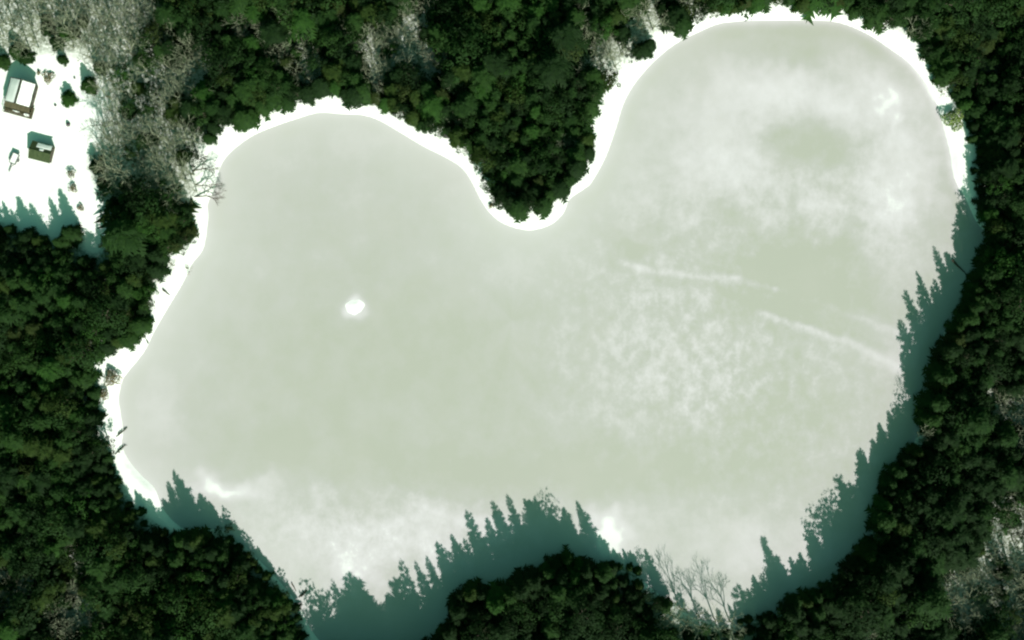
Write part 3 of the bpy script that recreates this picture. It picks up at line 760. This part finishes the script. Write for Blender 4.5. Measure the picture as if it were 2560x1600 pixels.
# ---------------------------------------------------------------- cottage, shed, trailer
def gable(root, w_, l_, eave, ridge, over, roof_m, wall_m, snow):
    """gable house: ridge along local y, w_ across, l_ along"""
    wl = MB(); a, b = w_ / 2, l_ / 2
    prof = [(-a, -.6), (a, -.6), (a, eave), (0, ridge - .05), (-a, eave)]
    wl.add([(x, -b, z) for x, z in prof] + [(x, b, z) for x, z in prof], [(0,1,2,3,4), (9,8,7,6,5), (1,0,5,6), (2,1,6,7), (4,9,5,0), (3,2,7,8), (4,3,8,9)])
    wl.build('wall', wall_m, root)
    rf = MB(); sl_ = (ridge - eave) / a; A = a + over; B = b + over; ze = ridge - sl_ * A; th = .14
    prof = [(-A, ze), (0, ridge), (A, ze), (A, ze + th), (0, ridge + th), (-A, ze + th)]
    rf.add([(x, -B, z) for x, z in prof] + [(x, B, z) for x, z in prof],
           [(0,1,4,5), (1,2,3,4), (11,10,7,6), (10,9,8,7), (5,4,10,11), (4,3,9,10), (1,0,6,7), (2,1,7,8), (0,5,11,6), (3,2,8,9)])
    r = rf.build('roof', roof_m, root)
    for sx, u0, u1, v0, v1, hh in snow:
        sm = MB()
        def pt(u, v, e): return (sx * u * A, v * B, ridge + th - sl_ * A * u + e)
        n = 6; top = []
        us = [u0 + (u1 - u0) * i / n for i in range(n + 1)]; vs_ = [v0 + (v1 - v0) * i / n for i in range(n + 1)]
        R = random.Random(int(hh * 1000)); vv = []; ff = []
        for i, u in enumerate(us):
            for j, v in enumerate(vs_):
                edge = i in (0, n) or j in (0, n)
                vv.append(pt(u + (R.uniform(-.012, .012) if edge else 0), v + (R.uniform(-.012, .012) if edge else 0), .012 if edge else hh * R.uniform(.8, 1.1)))
        for i in range(n):
            for j in range(n):
                q_ = (i * (n + 1) + j, (i + 1) * (n + 1) + j, (i + 1) * (n + 1) + j + 1, i * (n + 1) + j + 1)
                ff.append(q_ if sx > 0 else q_[::-1])
        sm.add(vv, ff); so = sm.build('snow_layer', M['snow'], r)
        for p in so.data.polygons: p.use_smooth = True
    rc = MB(); rc.add([(-.22, -B - .02, ridge + th - sl_ * .22 + .05), (0, -B - .02, ridge + th + .07), (.22, -B - .02, ridge + th - sl_ * .22 + .05), (-.22, B + .02, ridge + th - sl_ * .22 + .05), (0, B + .02, ridge + th + .07), (.22, B + .02, ridge + th - sl_ * .22 + .05)], [(0,1,4,3), (1,2,5,4)])
    rc.build('ridge_cap', roof_m, r)
    return r
cx, cy = P(49, 230, 4.2)
cot = empty('cottage', (cx, cy, gz(cx, cy)), -.27, label='small cottage with a snow-covered gable roof and brown deck at the west frame edge', cat='cottage')
gable(cot, 5.9, 5.3, 2.6, 4.3, .45, M['roof'], M['wall'], [(-1, .08, .93, -.95, .93, .20), (1, .10, .90, -.95, .93, .22)])
dk = MB()
for k in range(26): dk.box(-3.6 + k * .28, -3.6 + k * .28 + .25, -5.6, -2.67, .45, .50)
for x in (-3.4, -.2, 3.3):
    for y in (-5.4, -2.9): dk.box(x - .07, x + .07, y - .07, y + .07, -.6, .44)
dk.build('deck', M['deck'], cot)
rl = MB()
for x in np.linspace(-3.5, 3.55, 8): rl.box(x - .04, x + .04, -5.58, -5.5, .505, 1.4)
rl.box(-3.6, 3.65, -5.59, -5.49, 1.405, 1.47)
for y in (-4.6, -3.7): 
    for x in (-3.5, 3.55): rl.box(x - .04, x + .04, y - .04, y + .04, .505, 1.4)
rl.box(-3.56, -3.46, -5.48, -2.75, 1.405, 1.47); rl.box(3.5, 3.6, -5.48, -2.75, 1.405, 1.47)
rl.build('railing', M['deck'], cot)
pr = MB(); pr.add([(-3.2, -4.3, 2.1), (3.2, -4.3, 2.1), (3.2, -2.66, 2.55), (-3.2, -2.66, 2.55), (-3.2, -4.3, 2.18), (3.2, -4.3, 2.18), (3.2, -2.66, 2.63), (-3.2, -2.66, 2.63)], [(3,2,1,0),(4,5,6,7),(0,1,5,4),(1,2,6,5),(2,3,7,6),(3,0,4,7)])
for x in (-3.05, 3.05): pr.box(x - .06, x + .06, -4.2, -4.08, .505, 2.12)
pr.build('porch_roof', M['deck'], cot)
dr = MB(); dr.box(-.45, .45, -2.72, -2.66, .52, 2.05); d_ = dr.build('door', M['deck'], cot)
hd = MB(); hd.box(.3, .36, -2.78, -2.725, 1.2, 1.28); hd.build('handle', M['metal'], d_)
for x in (-1.8, 1.8):
    wn = MB(); wn.box(x - .6, x + .6, -2.71, -2.66, 1.1, 2.0); w_ = wn.build('window', M['deck'], cot)
    pn = MB(); pn.box(x - .52, x + .52, -2.725, -2.712, 1.18, 1.92); pn.build('pane', M['glass'], w_)
for y in (-1.2, 1.2):
    wn = MB(); wn.box(2.96, 3.01, y - .5, y + .5, 1.1, 2.0); w_ = wn.build('window', M['deck'], cot)
    pn = MB(); pn.box(3.012, 3.025, y - .42, y + .42, 1.18, 1.92); pn.build('pane', M['glass'], w_)
for x0_, x1_, y0_, y1_ in ((1.3, 2.9, -5.3, -4.5), (-1.6, .4, -4.9, -4.5)):
    ms = MB(); R = random.Random(5); ring = [((x0_ + x1_) / 2 + (x1_ - x0_) / 2 * math.cos(a) * R.uniform(.7, 1), (y0_ + y1_) / 2 + (y1_ - y0_) / 2 * math.sin(a) * R.uniform(.7, 1)) for a in np.linspace(0, 6.283, 13)[:-1]]
    ms.prism(ring, .503, .56); ms.build('snow_patch', M['snow'], cot)
sx_, sy_ = P(103, 380, 2.6)
shd = empty('shed', (sx_, sy_, gz(sx_, sy_)), math.pi / 2 - .25, label='small shed with a mossy roof partly under snow, south of the cottage', cat='shed')
gable(shd, 3.9, 4.9, 2.0, 2.95, .3, M['moss_roof'], M['wall'], [(1, .40, .93, -.90, .45, .12), (1, .10, .40, -.30, .10, .10)])
dd = MB(); dd.box(-2.03, -1.96, -.5, .5, .02, 1.8); d_ = dd.build('door', M['deck'], shd)
hd = MB(); hd.box(-2.09, -2.035, .32, .38, .9, 1.0); hd.build('handle', M['metal'], d_)
tx_, ty_ = P(41, 398)
tr = empty('utility_trailer', (tx_, ty_, gz(tx_, ty_)), -.42, label='small open trailer with snow in its bed and a long tongue beside the shed', cat='trailer')
fr = MB(); w2, l2 = .85, 1.35
fr.box(-w2, w2, -l2, l2, .50, .58)
for x in (-w2, w2 - .14): fr.box(x, x + .14, -l2, l2, .585, .95)
for y in (-l2, l2 - .12): fr.box(-w2 + .145, w2 - .145, y, y + .12, .585, .93)
fr.build('bed', M['metal'], tr)
sb = MB(); sb.box(-w2 + .16, w2 - .16, -l2 + .14, l2 - .14, .583, .86); sb.build('snow_load', M['snow'], tr)
tg = MB(); tg.tube((-.5, -l2, .5), (0, -l2 - .8, .5), .10, .10, 6); tg.tube((.5, -l2, .5), (0, -l2 - .8, .5), .10, .10, 6); tg.tube((0, -l2 - .7, .5), (0, -l2 - 2.2, .42), .14, .12, 6); tg.tube((0, -l2 - 1.9, .45), (0, -l2 - 1.9, 0), .05, .05, 6)
tg.build('tongue', M['metal'], tr)
for sx in (-1, 1):
    wh = MB(); wh.tube((sx * (w2 + .04), -.1, .32), (sx * (w2 + .24), -.1, .32), .32, .32, 16); k_ = wh.build('wheel', M['rubber'], tr)
    fd = MB(); fd.box(min(sx * (w2 + .02), sx * (w2 + .28)), max(sx * (w2 + .02), sx * (w2 + .28)), -.5, .3, .70, .76); fd.build('fender', M['metal'], tr)
